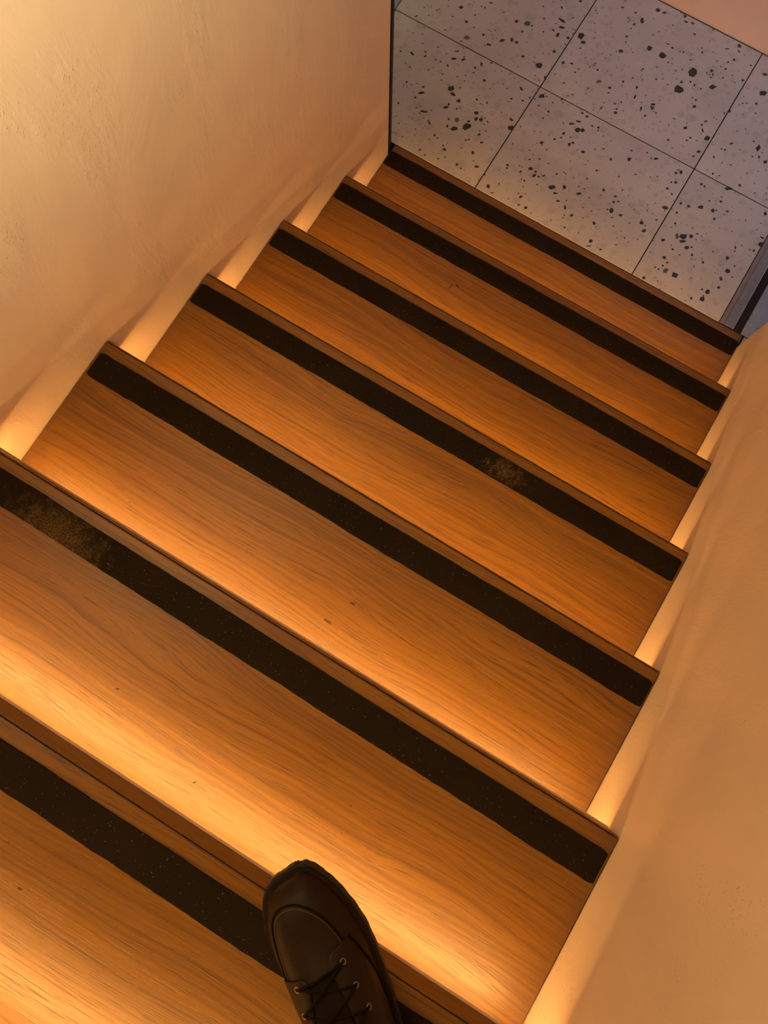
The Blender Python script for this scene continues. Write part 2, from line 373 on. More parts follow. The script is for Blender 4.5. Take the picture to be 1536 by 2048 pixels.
CHIPS = '''-65,485.1,4.6,2.8,2.5,-4.3;-26.7,451.4,4.9,1.3,1.2,-3.9;1.1,404.9,7.1,3.4,2.6,-5.4;37.5,439.2,3.5,2.1,1.8,-3.1;67.3,418.6,5.8,1.5,1.3,-4.4;93.6,450.8,5.5,7.5,3.7,-3.4;117,468.4,3.9,2.4,3.1,-5.4;-162,389.4,2,5.5,2.3,-1.2;3.1,544.7,3.9,2.4,1.2,-2.2;-16.5,483.9,2.9,1.8,1.4,-2.4;-3.9,520.2,2,1.3,1.5,-2.6;-120.7,439.6,2.2,1.4,1.1,-1.9;-0.8,351.2,5.5,4.2,1.5,-2.2;4,324.7,6.2,4.8,2.1,-3.1;29,336.9,3.9,5.3,2.9,-2.6;-108.5,275.9,5.8,-1.8,-0.6,-3.5;-140.6,264.9,2.6,1.6,1.5,-2.5;-77.3,300.8,3,1.9,1.1,-1.9;-71.4,288.6,2.7,4.6,2.5,-1.9;0.6,296.4,2.2,1.4,2.3,-3.9;80.6,352.7,3.6,1.3,2.1,-5.5;71.5,331.9,3.5,0.6,0.7,-3.1;76.3,315.7,3.8,2.4,0.9,-1.6;115.8,309.7,4.4,1.6,1.3,-3.5;138.8,378.8,3.9,3.6,2.3,-2.9;103.8,370.8,3,1.9,1.2,-2.1;-73.6,187.9,3.5,0.6,0.8,-3.6;-45,198.7,2.4,1.5,1,-1.6;-24.5,198.8,3.1,4.3,2,-1.7;-19.4,179.6,7.5,5.3,1.9,-2.9;-26.2,157.7,3.1,1.1,1.1,-2.7;-58.9,116.6,2.6,1.6,1.4,-2.2;46.3,237.2,6.4,8.7,6.4,-5.7;61.3,223.1,7.5,2,1.8,-5.8;85.4,213.2,6.4,2.4,2.2,-5.6;66.3,189.1,2.6,1.6,2.7,-4.5;65.8,177.1,5.7,5.3,2.6,-3.2;17,131,10.8,5.5,1.7,-3.3;148.6,206.8,5.8,3.6,2.8,-4.8;157.2,189.7,4.4,2.7,3,-5.2;171.3,194.7,4.8,2.9,3,-5.2;112.9,157.2,5.4,3.3,3.6,-6.1;90.9,147.3,1.4,2.8,3.6,-2.3;50.4,108.1,1.6,2.7,4.7,-3.5;244.6,240.5,5.7,-0.2,0.2,-3.9;211.9,299.5,3.2,2,1.3,-2.3;158.3,250.1,2.4,1.5,1.7,-3;128.5,244.4,0.9,2.3,4,-2.1;-91.6,233.9,2.8,1.7,1,-1.6;-54.6,333.9,1.7,2.4,1.4,-1.2;68.2,253.2,2.2,1.4,1.3,-2.3;93.8,188.5,2.6,0.4,0.8,-3.6;2.1,263.4,2.8,1.7,0.9,-1.6;-70.8,445.1,2.7,1.6,0.8,-1.4;-56.9,410.2,1.8,1.1,0.8,-1.4;190.1,198.6,3.5,0.2,0.3,-2.3;145.6,153.9,8.2,9.2,6.2,-6.5;119.6,129.3,7.7,6.5,3.9,-5.1;99,126.7,2.3,0.6,1.7,-5.7;143,171.5,2.7,3.6,2.3,-2;190,150.8,4.2,2.6,2.2,-3.8;209.6,133.1,4.2,2.6,1.5,-2.7;82.7,82.3,3.3,-1,-0.7,-3.9;166.3,115.2,3.5,0.6,0.5,-2.5;172.8,121.1,2.2,1.3,1.7,-2.9;129.6,57.6,4.8,1.8,1.1,-2.9;120,66.8,2,1.2,2.1,-3.5;203.2,92.3,3.5,2.2,2.4,-4.2;234.2,59.5,5.7,3.1,1.5,-2.9;184.1,35.1,3.1,1.9,2.3,-4;198.8,31.8,2.4,1.4,1.5,-2.6;128.8,23.5,3,1.8,1,-1.8;90.8,14.2,2.8,1.7,1.2,-2;70.8,20.8,3.1,3.5,1.4,-1.5;256.6,217,7.3,6.7,5,-6.2;307,109.7,3.9,0.6,0.8,-3.7;310.2,100.3,2.2,1.3,1.9,-3.3;293.3,23.9,4.5,2.8,3,-5.2;312.5,12.1,3.8,1,0.6,-1.9;265.6,49.9,2.4,1.4,1.8,-3.1;315.3,46.4,2.2,1.3,1.1,-2;359.6,19.6,1.6,1,1.1,-2;7.7,30.1,2.4,1.5,0.9,-1.5;225.2,689,4.7,2.9,1.9,-3.4;188.5,640.7,1.1,2.3,3.7,-2.5;210.3,603.2,12.2,-1.7,-0.1,-3.8;220.9,581.7,7.7,3.8,1.9,-4.2;128.9,540,7.1,6.6,4.5,-5.8;97.8,529.9,3.1,4.2,3.5,-3.3;144.5,540.6,2.9,1.8,1.5,-2.6;129.4,508.1,3.4,3.1,1.8,-2.3;205.3,560.4,1.5,2.6,3.9,-3.1;223.6,553.5,4.8,0.3,1,-7.5;253.8,561.5,3.9,2.4,2.5,-4.5;258.9,537.5,3,1.9,0.9,-1.7;261.3,581.6,2.6,1.6,1.1,-1.9;284,587.5,6.9,6.4,6.6,-8.6;299.1,571.3,7.6,2,1.4,-5;301.4,549.7,3.4,2.1,0.9,-1.7;241.9,499.3,3.6,2.2,2.5,-4.5;171.7,437.6,3.6,2.2,1.9,-3.3;133,468.7,4.5,2.2,1.7,-3.7;226.8,435.9,9.4,5,3.7,-7.5;261.3,410.9,3.6,2.2,2.6,-4.7;196.2,377.4,7.5,1.2,1,-5;251.1,379,3.2,2,1.3,-2.3;281.8,480.2,3.2,5.3,3.3,-2.6;304.6,491.4,4.7,1.7,0.9,-2.5;327,471.8,2.6,1.6,1.3,-2.3;378.6,513.1,3.5,0.5,0.7,-3.4;399.4,481.3,7,4.3,2.3,-4.2;407.2,602.9,6,2.2,1.6,-4.6;342.2,735.9,3.7,2.3,1.6,-2.9;383.5,739.9,3.7,2.3,1.6,-2.9;398.4,703.1,3.9,2.4,1.9,-3.6;398.3,655.8,3.3,2,1.8,-3.4;405,637.2,2.6,1.6,1.2,-2.2;436.6,479.3,3.6,2.2,1.8,-3.3;441.6,463.7,3,1.9,1.1,-2.1;460.2,517.2,2.6,1.6,1.9,-3.5;503.6,521.5,3,0.5,0.9,-5;512.7,491.3,2.8,0.4,1.4,-7.9;219.9,342.6,1.3,2.7,6,-3.9;281.7,351.8,7.1,7.1,4.7,-5.6;254.8,330,3.2,2,1,-1.8;242.7,310.7,2.6,1.6,1.4,-2.5;289.9,321.2,2.6,1.6,1.2,-2.1;322.6,319.2,3.8,-0.1,0.1,-2.9;335.5,373.4,3.4,2.1,1.3,-2.3;367.1,376.8,3.4,2.1,1.1,-2.1;489.1,417.4,5.2,2.6,1.9,-4.3;486.6,429.5,3.4,2.1,1.1,-2.1;447.1,407.6,3.4,2.1,1,-1.9;425,363.8,4.6,0.7,0.6,-3.4;408.6,366,4.1,0.7,0.5,-2.6;412.7,336.6,7.6,2.8,1,-2.7;399,320.2,7.5,5.7,2.8,-4.3;384.3,444.9,2.2,1.4,1.5,-2.8;487.1,456,2,1.2,2.2,-4.2;473.5,441.5,3,1.8,1,-1.9;346.4,392.6,2.8,1.7,0.9,-1.6;183,540.6,2.6,1.6,1.2,-2.1;163.3,580.6,3.3,2,1.1,-1.9;140.7,615.3,2.5,1.5,0.9,-1.7;315.8,423.6,3.6,3.1,1.1,-1.5;320.2,600.9,2,1.3,0.9,-1.7;372.9,712.7,3.1,1.9,0.9,-1.7;478.1,543,3.6,2.2,1,-1.9;435.6,783.5,5.5,3.4,3,-5.8;455.3,785.7,4.8,3,1.8,-3.5;513.9,806.9,3.8,2.3,2.6,-5;524.5,791.3,5.6,0.3,0.3,-2.8;543.6,797.1,4.8,0.7,0.7,-3.9;412.4,726.1,4,2.5,4.1,-7.7;565.1,767.5,3.7,0.2,0.3,-2.5;513.4,697.2,5,0.8,0.3,-1.9;531.3,691.9,4.4,-0.7,-0.2,-3;474.8,656.1,5.8,3.6,3.6,-6.9;517.6,653.8,10.7,-0.5,0.2,-8.6;565.5,697.4,2.5,1.5,1.5,-3;611.9,724.4,2.9,1.8,1.8,-3.5;695.2,801.9,4.8,3,2.7,-5.5;669,773.6,5.6,3.5,0.9,-1.7;702.9,783.8,5.3,-0.8,-0.1,-2.2;594.2,684.2,3.5,2.2,1.1,-2.2;543,642.9,2.7,1.7,0.9,-1.7;662.2,722.2,2.5,1.5,1,-2;692.2,735.6,2.9,1.8,1.4,-2.7;702.6,751.7,3.7,2.3,2.2,-4.5;620,650,12.3,-0.6,0.3,-14.9;663.5,684.8,4.3,0.6,0.8,-4.7;672.2,675.7,2,0.7,1.6,-4.7;671.4,663.9,4.6,1.2,0.5,-1.9;694.9,711.3,3.5,2.2,1.1,-2.2;702,681.2,2.1,1.3,1.1,-2.2;752.9,761,2.5,1.5,1.2,-2.5;754.7,704.1,2.6,3.5,3.3,-3.4;801.4,756,7.2,2.7,1.6,-5;604.9,604.3,4.3,1.6,1.1,-3.4;627.4,620.8,2.7,1.7,1.6,-3.2;642.9,615.9,2.5,1.5,2,-3.9;663.5,615.5,2.5,1.5,1.2,-2.4;610,579.7,11.8,1.8,2.1,-11.9;689.8,638.4,10.6,5.2,3.3,-7.9;823.7,697,7.7,7,5.1,-7.2;668.2,575.7,2.9,1.8,1.4,-2.7;672.9,553.9,4.5,2.8,2,-3.8;568.5,497.8,5.7,3.5,1.5,-2.9;572.1,485.8,5.7,3.5,3.4,-6.4;589.4,477.5,2.5,1.5,1.1,-2.1;566.6,452.4,3.7,2.3,1.6,-3.1;545.2,468.3,2.7,1.6,2.4,-4.5;538.5,575.6,3.5,0.9,0.6,-2.4;575.2,577.4,2.5,1.5,1.3,-2.4;788.2,636.9,2.5,1.5,1,-1.9;822.3,656.4,2.9,1.8,1.7,-3.4;834.7,627.6,2.3,1.4,1.2,-2.4;757.4,581,2.5,1.5,1.5,-2.9;766.9,595.3,3.3,2,2.4,-4.8;724.2,530,3.1,1.9,1.2,-2.4;719.6,512.7,2.9,1.8,1.6,-3.1;642.3,488.6,4.1,1.1,0.5,-1.8;489.8,584.9,2.5,1.5,1.3,-2.4;574.4,629.9,2.7,1.7,0.9,-1.7;423.1,311.2,7.6,2.8,2.5,-6.9;435.1,317.4,5.2,3.2,3.1,-5.7;394.7,280.7,4.2,2.6,2.1,-3.9;381,251.3,3,1.8,1.3,-2.3;354.8,221.8,4,3.7,2.7,-3.4;430.9,268,3.8,2.3,2,-3.6;424.8,258.8,3.4,2.1,2.9,-5.2;394.7,264.9,2.8,1.7,1,-1.8;417.7,280.5,2.8,1.7,0.9,-1.6;469.3,258.4,4.5,2.8,2.2,-4.1;470.2,349.1,3,1.8,2,-3.7;452.7,344.7,3,1.8,1.1,-2.1;473.3,340.9,2.2,1.3,1.2,-2.3;514.6,297.4,2.8,2.5,1.4,-1.8;547.9,279.4,3.2,1.9,1.7,-3.2;592.6,307.8,4.5,2.8,2.7,-5;585.7,334,3.6,0.9,0.7,-2.5;351.2,157.2,3,1.8,1.1,-2;375,173.9,3.2,0.5,0.5,-2.5;367.2,133.5,6.7,4.1,2.2,-4;348.5,110.4,3.3,3.7,1.9,-2;384.8,132.7,3.5,3,1.7,-2.2;387.2,120.5,3.5,4.7,2.9,-2.7;399.6,124.2,3.9,0.6,0.5,-2.5;410.6,134.3,3.2,3.5,1.5,-1.6;447.7,115.8,8,6.7,3.6,-4.8;477.1,133.9,3.7,2.3,3.4,-6.2;463.6,103.8,3.5,2.2,1.7,-3.1;521.7,137.1,4.7,5.2,2.8,-3.1;482.5,87.1,5.3,2.6,1.2,-2.7;509.1,80.2,2.7,1.7,3.4,-6.1;537,68.8,3.3,3.6,2.7,-2.9;387.8,43.3,4.5,2.8,2.5,-4.4;394.7,18.5,3.5,2.2,1.1,-2;415.6,21.9,2.5,3.4,3.1,-2.8;530.7,226.9,3.3,2.1,1.3,-2.5;518.7,189.4,3.3,2.1,1.5,-2.7;576.9,184.9,4.7,0.8,0.8,-4.5;612.9,184.3,4.9,2.4,1.2,-2.8;617.3,166.4,4.3,2.6,1.9,-3.5;624.5,140,5.7,2.2,2.8,-8.1;613.6,137.1,2.5,1.6,1.3,-2.4;654,140,4.3,4.7,2.9,-3.3;601.8,80,4.1,2.5,2.2,-4.1;620.2,28.5,4.6,2.8,2.3,-4.3;538.1,25.8,2.7,1.7,1.1,-1.9;578.6,31.3,2.1,1.3,0.9,-1.7;567.8,78.1,1.6,1,1,-1.7;636.7,122.1,2.9,1.8,1.1,-2;622,11.9,7,4.3,0.8,-1.5;695.5,85.7,2.3,1.4,1,-2;684.8,55.2,2.3,1.4,0.9,-1.7;592.8,243.6,2.2,1.3,1.3,-2.5;630.2,274,2.8,1.7,1.1,-2;621.6,211.8,2.5,1.6,1.2,-2.2;372.7,91.4,2.4,1.4,1.1,-2;408.1,99.8,2.7,1.7,1,-1.8;438.9,157.9,2.6,1.6,1.1,-2;628.5,174.7,1.6,3.2,2,-1.3;655,19.8,3.3,2,1.2,-2.2;683.7,479,5.1,3.1,2.3,-4.5;728.9,498.1,1.5,2.4,4.1,-3.4;751.6,482.4,6.5,4,3.4,-6.6;751.2,431.9,5.5,3.4,2,-4;744.4,411.4,3.4,2.1,1.3,-2.6;658.8,419.1,3.5,1.3,1,-3;704.7,446.1,3.8,1.4,0.8,-2.3;710.1,459,3.3,-0.5,-0.2,-3.5;795.2,439.8,3,1.9,1.3,-2.6;817.7,503.8,2.5,4.1,2.1,-1.8;802.3,473.6,2.6,1.6,0.8,-1.7;811.9,476.7,2.6,1.6,1.2,-2.4;870.2,543.6,4,0.2,0.2,-2.4;890.7,530.7,6.3,3.9,5.2,-10.4;888.6,498.5,2.4,1.5,1.2,-2.4;904.9,507.3,2.2,1.4,2,-4;927.7,502.3,4.7,2.9,2.2,-4.5;656.6,347.9,4.5,2.7,2,-3.7;626.4,351.8,3.3,1.2,0.7,-2;737.3,347.7,3.6,2.2,2.8,-5.3;725.9,338,3.7,0.6,0.6,-3.4;739,311.6,3.6,2.2,1.8,-3.5;727.7,306.2,2,1.2,1.6,-3;728,282.7,3.8,1,1,-3.8;745.8,274,2.6,1.6,1.4,-2.7;816.4,391.8,3,1.9,1.4,-2.8;835.1,395.1,2.4,1.5,0.9,-1.9;803.2,345,3.9,0.6,0.6,-3.9;813.6,343.8,3.7,0.6,0.5,-3.4;874.4,373.6,9.5,4.6,2.1,-5.1;962.8,378,6.4,-0.9,-0.3,-3.1;898.2,398.2,2.5,2.7,2.8,-3.3;750.1,226.3,7.8,2.9,1.7,-5.1;803.6,265.4,4.6,-0.2,0,-4.1;834.5,281.1,7.6,4.7,2.3,-4.6;868.2,289.8,4,2.5,2.7,-5.3;882.7,268.8,3.9,0.3,0.3,-4.4;904.2,308.3,4.3,0.7,0.5,-3.1;874.6,326.3,2.8,1.7,1.5,-3;846.5,310.2,2.4,1.5,1.2,-2.3;870.6,339.5,2.6,1.6,0.8,-1.6;784.8,230.5,3.9,0.6,0.5,-3.1;781.2,261.9,3.6,2.2,2.1,-4.1;795.6,198.4,3.2,2,1.3,-2.5;745.5,181,3,1.8,1.2,-2.3;714.2,150.4,5.4,2,1.5,-4.4;731.2,133.2,3.8,5,3.2,-3;818.1,166.2,4,2.4,4,-7.6;833,175.3,8.5,5.2,3.7,-7.2;852,186.7,4.8,2.9,2.7,-5.2;838.6,161,7.7,4.7,2.1,-4;857.9,150.4,6,2.3,1.6,-4.8;867.9,158.7,3,1.8,1.1,-2.2;862.6,203.2,3,1.8,1.2,-2.3;790.6,136.6,4.2,2.6,1.9,-3.6;1024.5,287.5,6.9,1.8,0.6,-2.8;1028.9,268.1,5.6,3.4,3.1,-6.3;972.5,221.7,2.2,1.3,1.9,-3.8;1021,240.6,3,1.8,1.6,-3.2;998.7,357.1,3.6,2.2,3.1,-6.2;944.9,399.3,2.2,1.4,0.9,-1.9;825.8,125.9,2.5,1.5,1.6,-3;817.4,90.7,4.2,2.6,2.6,-5;831.9,82.5,4.2,2.6,1.5,-2.8;825.5,67.8,2.7,1.7,1.4,-2.6;808.8,52.1,3.1,1.9,1,-1.9;820.1,52.5,3.1,1.9,1.2,-2.4;839.2,58.5,6.3,2.4,2.5,-7.7;866,60.2,7.3,4.5,4,-7.7;797.7,8.1,4.4,1.7,1.4,-4.2;879.4,138.8,2,2.6,2.9,-2.8;915.9,134.5,3.5,2.1,1.8,-3.5;986.6,146.9,6.4,3.9,2.9,-5.9;981.2,116.7,3.3,2,3.1,-6;967.9,181.6,4.6,0.8,0.8,-5.2;967.1,62.7,5.2,3.2,3.2,-6.2;964,36.9,5.8,2.2,2.1,-6.7;962.7,46.2,2.3,1.4,1.1,-2.1;987.3,90.8,3.6,2.2,1.6,-3.2;950.1,61.5,2.7,1.6,1.3,-2.6;936.5,22.9,2.5,1.5,1.9,-3.6;850.8,120.4,2.1,1.3,1,-2;1005.5,137.8,1.9,1.2,1.5,-3;995.6,170.6,2.1,1.3,1.3,-2.6'''

# ------------------------------------------------------------------ room shell
Y_END = -0.028          # where both stair walls end, just before the lowest nosing
Y_FAR = 0.818

def structure(name, bm, mat, parent=None, label=None, smooth=False):
    o = mesh_obj(name, bm, mat, parent, smooth)
    if parent is None:
        o['kind'] = 'structure'
    if label: o['label'] = label
    return o

def stair_wall(x0, x1, rounded_x, radius):
    """wall along the stair with a rounded vertical end towards the hall"""
    bm = bmesh.new()
    pts = []
    y0 = -3.0
    s = 1 if rounded_x > 0.5 * (x0 + x1) else -1
    other = x0 if s > 0 else x1
    pts.append((other, y0)); pts.append((rounded_x, y0))
    n = 24
    for i in range(1, n + 1):
        pts.append((rounded_x, y0 + (Y_END - radius - y0) * i / n))
    for i in range(1, 7):
        a = math.radians(90 * i / 6)
        pts.append((rounded_x - s * radius * (1 - math.cos(a)), Y_END - radius + radius * math.sin(a)))
    pts.append((other, Y_END))
    lo = [bm.verts.new((x, y, -0.30)) for x, y in pts]
    hi = [bm.verts.new((x, y, 3.45)) for x, y in pts]
    k = len(pts)
    for i in range(k):
        j = (i + 1) % k
        bm.faces.new((lo[i], lo[j], hi[j], hi[i]))
    bm.faces.new(hi); bm.faces.new(lo[::-1])
    bmesh.ops.recalc_face_normals(bm, faces=list(bm.faces))
    return bm

structure('wall_left', stair_wall(-0.12, 0.0, 0.0, 0.013), M['plaster'], label='glossy warm plaster wall on the left of the stairs')
structure('wall_right', stair_wall(W, W + 0.12, W, 0.010), M['plaster'], label='warm plaster wall on the right of the stairs')
structure('trim_1', box((-0.120, Y_END + 0.0005, -0.012), (-0.0012, Y_END + 0.0095, 3.45), 0.0008, 1), M['black_metal'],
          label='thin black metal edge on the end of the left wall')
structure('wall_far', box((-0.42, Y_FAR, -0.3), (3.2, Y_FAR + 0.12, 3.45)), M['plaster_far_lit'], label='pinkish-lit plaster wall beyond the speckled tiles')
structure('wall_hall', box((-0.35, Y_END + 0.012, -0.3), (-0.229, Y_FAR - 0.001, 3.45)), M['pale_wall'], label='pale wall closing the tiled landing on the left')
structure('wall_back', box((-0.12, -3.13, -0.3), (W + 0.12, -3.002, 3.45)), M['plaster'])
structure('ceiling', box((-0.42, -3.13, 3.452), (3.2, Y_FAR + 0.12, 3.56)), M['ceiling'])

# tiled floor of the landing
floor = structure('floor', box((-0.228, -0.0003, -0.060), (3.2, Y_FAR - 0.0005, -0.0016)), M['grout'], label='pale terrazzo tile floor with dark stone chips')
xs = [-0.2275, 0.2635, 0.7645, 1.0340]
ys = [-0.0004, 0.3775, Y_FAR - 0.003]
xs2 = [1.0975, 1.5975, 2.0975, 2.5975]
GAP = 0.0016
tiles = []
def add_tile(xa, xb, ya, yb):
    cx, cy = 0.5 * (xa + xb), 0.5 * (ya + yb)
    hx, hy = 0.5 * (xb - xa) - GAP, 0.5 * (yb - ya) - GAP
    t = mesh_obj('tile', box((-hx, -hy, -0.010), (hx, hy, 0.0), 0.0005, 1), M['terrazzo_cool_lit'] if xa > 1.05 else M['terrazzo'], floor)
    t.location = (cx, cy, 0)
    tiles.append((xa, xb, ya, yb, t))
    return t
for i in range(3):
    for j in range(2):
        add_tile(xs[i], xs[i + 1], ys[j], ys[j + 1])
for i in range(3):
    for j in range(2):
        add_tile(xs2[i], xs2[i + 1], ys[j], ys[j + 1])
add_tile(1.1108, 1.5975, -0.0270, -0.0006)

def chip_shape(bm, c, e1, e2, rnd, z0=-0.002, z1=0.0003):
    n = rnd.choice((4, 5, 5, 6))
    a0 = rnd.uniform(0, 6.28)
    ring = []
    for i in range(n):
        a = a0 + 6.2832 * (i + rnd.uniform(-0.22, 0.22)) / n
        r = rnd.uniform(0.94, 1.34)
        ring.append((c[0] + r * (math.cos(a) * e1[0] + math.sin(a) * e2[0]), c[1] + r * (math.cos(a) * e1[1] + math.sin(a) * e2[1])))
    area = sum(ring[i][0] * ring[(i + 1) % n][1] - ring[(i + 1) % n][0] * ring[i][1] for i in range(n))
    if area < 0: ring.reverse()
    lo = [bm.verts.new((x, y, z0)) for x, y in ring]
    hi = [bm.verts.new((x, y, z1)) for x, y in ring]
    bm.faces.new(hi)
    for i in range(n):
        j = (i + 1) % n
        bm.faces.new((lo[i], lo[j], hi[j], hi[i]))

rnd = random.Random(3)
small = {}
for rec in CHIPS.split(';'):
    x, y, ax, ay, bx, by = (float(v) / 1000.0 for v in rec.split(','))
    home = next((t for xa, xb, ya, yb, t in tiles if xa + 0.002 < x < xb - 0.002 and ya + 0.002 < y < yb - 0.002), None)
    if home is None: continue
    lx, ly = x - home.location.x, y - home.location.y
    size = max(math.hypot(ax, ay), math.hypot(bx, by))
    if size > 0.0068:
        bm = bmesh.new()
        chip_shape(bm, (0, 0), (ax, ay), (bx, by), rnd)
        o = mesh_obj('stone_chip', bm, M['chip_grey'] if rnd.random() < 0.16 else M['chip'], home)
        o.location = (lx, ly, 0)
    else:
        if home.name not in small: small[home.name] = (home, bmesh.new())
        chip_shape(small[home.name][1], (lx, ly), (ax, ay), (bx, by), rnd)
# the two tiles of the strip beyond the channel carry loose chips of the same stone
for xa, xb, ya, yb, t in tiles[6:]:
    bm = small.setdefault(t.name, (t, bmesh.new()))[1]
    for _ in range(34):
        s = 0.0025 + 0.0060 * rnd.random() ** 2
        a = rnd.uniform(0, 3.14); q = rnd.uniform(0.5, 0.9)
        chip_shape(bm, (rnd.uniform(xa, xb) * 0.94 - 0.94 * t.location.x, (rnd.uniform(ya, yb) - t.location.y) * 0.94),
                   (s * math.cos(a), s * math.sin(a)), (-s * q * math.sin(a), s * q * math.cos(a)), rnd)
for home, bm in small.values():
    o = mesh_obj('small_stone_chips', bm, M['chip'], home)
    o['kind'] = 'stuff'

# metal floor channel with a black slot
ch = empty('floor_channel', (1.0345, 0.0022, 0))
tag(ch, 'grey metal floor channel with black slot at the edge of the tiles', 'channel')
CH_L = Y_FAR - 0.006
mesh_obj('bevel_strip', box((0.0005, 0, -0.012), (0.0128, CH_L, -0.0005), 0.0006, 1), plain('bronze_grey_metal', (0.30, 0.25, 0.23), 0.5, 0.5), ch)
mesh_obj('profile', box((0.0132, 0, -0.012), (0.0385, CH_L, 0.0012), 0.0006, 1), M['steel'], ch)
mesh_obj('edge_lip', box((0.0387, 0, -0.012), (0.0415, CH_L, 0.0018), 0.0005, 1), M['steel_edge'], ch)
bm = box((0.0417, 0, -0.050), (0.0625, CH_L, -0.034))
add_box(bm, (0.0417, 0, -0.034), (0.0425, CH_L, -0.001))
add_box(bm, (0.0610, 0, -0.034), (0.0625, CH_L, 0.0004))
mesh_obj('slot_liner', bm, M['black_metal'], ch)
# ------------------------------------------------------------------ the oak stair
NOSE = [(0.0, 0.0), (-0.2497, 0.1692), (-0.5097, 0.3279), (-0.7615, 0.4838), (-1.0137, 0.6473), (-1.2672, 0.8084), (-1.5193, 0.9711), (-1.7725, 1.1333)]
ORD = ['lowest oak step, level with the speckled terrazzo tiles', 'second oak step up from the speckled terrazzo tiles',
       'third oak step up from the tiles, worn black strip', 'fourth oak step up, tan scuff on its black strip right of centre',
       'fifth oak step up, narrow dark knots on its lit tread', 'sixth oak step up, tan worn patch at left of its black strip',
       'seventh oak step up, the one under the dark shoe', 'top oak step, its glow at the bottom left corner']
SETBACK = 0.062
SIDE = 0.0022

def ragged_strip(length, y_front, y_back, skew, rnd, h=0.0011):
    """gritty tape whose long edges wander a little"""
    n = 150
    bm = bmesh.new()
    rows = []
    a = b = 0.0
    for i in range(n + 1):
        x = length * i / n
        a = 0.82 * a + rnd.uniform(-1, 1) * 0.00030
        b = 0.82 * b + rnd.uniform(-1, 1) * 0.00046
        endt = min(i, n - i)
        round_off = (0.0022 if endt == 0 else 0.0)
        yf = y_front + skew * (i / n - 0.5) + a - round_off
        yb = y_back + skew * (i / n - 0.5) + b + round_off
        rows.append([bm.verts.new((x, yb, 0)), bm.verts.new((x, yb + 0.0006, h)), bm.verts.new((x, yf - 0.0006, h)), bm.verts.new((x, yf, 0))])
    for r0, r1 in zip(rows, rows[1:]):
        for q in range(3):
            bm.faces.new((r0[q], r1[q], r1[q + 1], r0[q + 1]))
    bm.faces.new(rows[0]); bm.faces.new(rows[-1][::-1])
    bmesh.ops.recalc_face_normals(bm, faces=list(bm.faces))
    return bm

for k, (yk, zk) in enumerate(NOSE):
    st = empty('stair_step', (0, yk, zk))
    tag(st, ORD[k], 'step', 'oak steps of the stair')
    y_next = NOSE[k + 1][0] if k + 1 < len(NOSE) else yk - 0.30
    back = y_next - yk - SETBACK
    x0, x1 = SIDE, W - SIDE
    if k == 0:
        x0, x1 = 0.0008, W - 0.0008
    # tread board (the lowest one has a rounded front arris and lies flush with the tiles)
    if k == 0:
        bm = box((x0, back, -0.030), (x1, 0.0, -0.0004), 0.0035, 3)
        mesh_obj('tread_board', bm, M['oak_tread'], st)
    else:
        bm = bmesh.new()
        prof = [(back, 0.0), (-0.0050, 0.0), (-0.0036, -0.0007), (-0.0030, -0.0022), (-0.0030, -0.0410), (-0.0150, -0.0410), (-0.0150, -0.0260), (back, -0.0260)]
        ra = [bm.verts.new((x0, y, z)) for y, z in prof]
        rb = [bm.verts.new((x1, y, z)) for y, z in prof]
        m = len(prof)
        for i in range(m):
            j = (i + 1) % m
            bm.faces.new((ra[i], ra[j], rb[j], rb[i]))
        bm.faces.new(ra[::-1]); bm.faces.new(rb)
        bmesh.ops.recalc_face_normals(bm, faces=list(bm.faces))
        mesh_obj('tread_board', bm, M['oak_tread'], st)
        mesh_obj('nosing_face', box((x0, -0.0021, -0.0475), (x1, 0.0, -0.0022), 0.0006, 1), M['oak_nosing'], st)
        mesh_obj('pale_lip', box((x0, -0.0060, -0.0512), (x1, 0.0022, -0.0478), 0.0005, 1), M['lip'], st)
        mesh_obj('riser', box((x0, -SETBACK - 0.018, NOSE[k - 1][1] - zk + 0.0006), (x1, -SETBACK, -0.0262)), M['oak_riser'], st)
        # light strip up in the recess behind the nosing
        ch2 = mesh_obj('led_channel', box((x0 + 0.004, -0.0450, -0.0486), (x1 - 0.004, -0.0300, -0.0262)), M['lip'], st)
        led = bmesh.new()
        vs = [led.verts.new(c) for c in ((x0 + 0.006, -0.0435, -0.0505), (x1 - 0.006, -0.0435, -0.0505), (x1 - 0.006, -0.0315, -0.0505), (x0 + 0.006, -0.0315, -0.0505))]
        led.faces.new(vs[::-1])
        vt = [led.verts.new((v.co.x, v.co.y, -0.0488)) for v in vs]
        for i in range(4):
            j = (i + 1) % 4
            led.faces.new((vs[i], vs[j], vt[j], vt[i]))
        mesh_obj('led_strip', led, M['led'], ch2)
    rs = random.Random(40 + k)
    mat = {3: M['grit_worn_mid'], 5: M['grit_worn_left']}.get(k, M['grit'])
    skew = (0.001, 0.002, 0.003, 0.004, 0.003, -0.006, 0.002, 0.0)[k]
    s = mesh_obj('anti_slip_strip', ragged_strip(x1 - x0 - 0.005, -0.0222, -0.0700, skew, rs), mat, st)
    s.location = (x0 + (0.0025 if k != 4 else 0.0035), 0, 0.00005 if k else -0.00035)

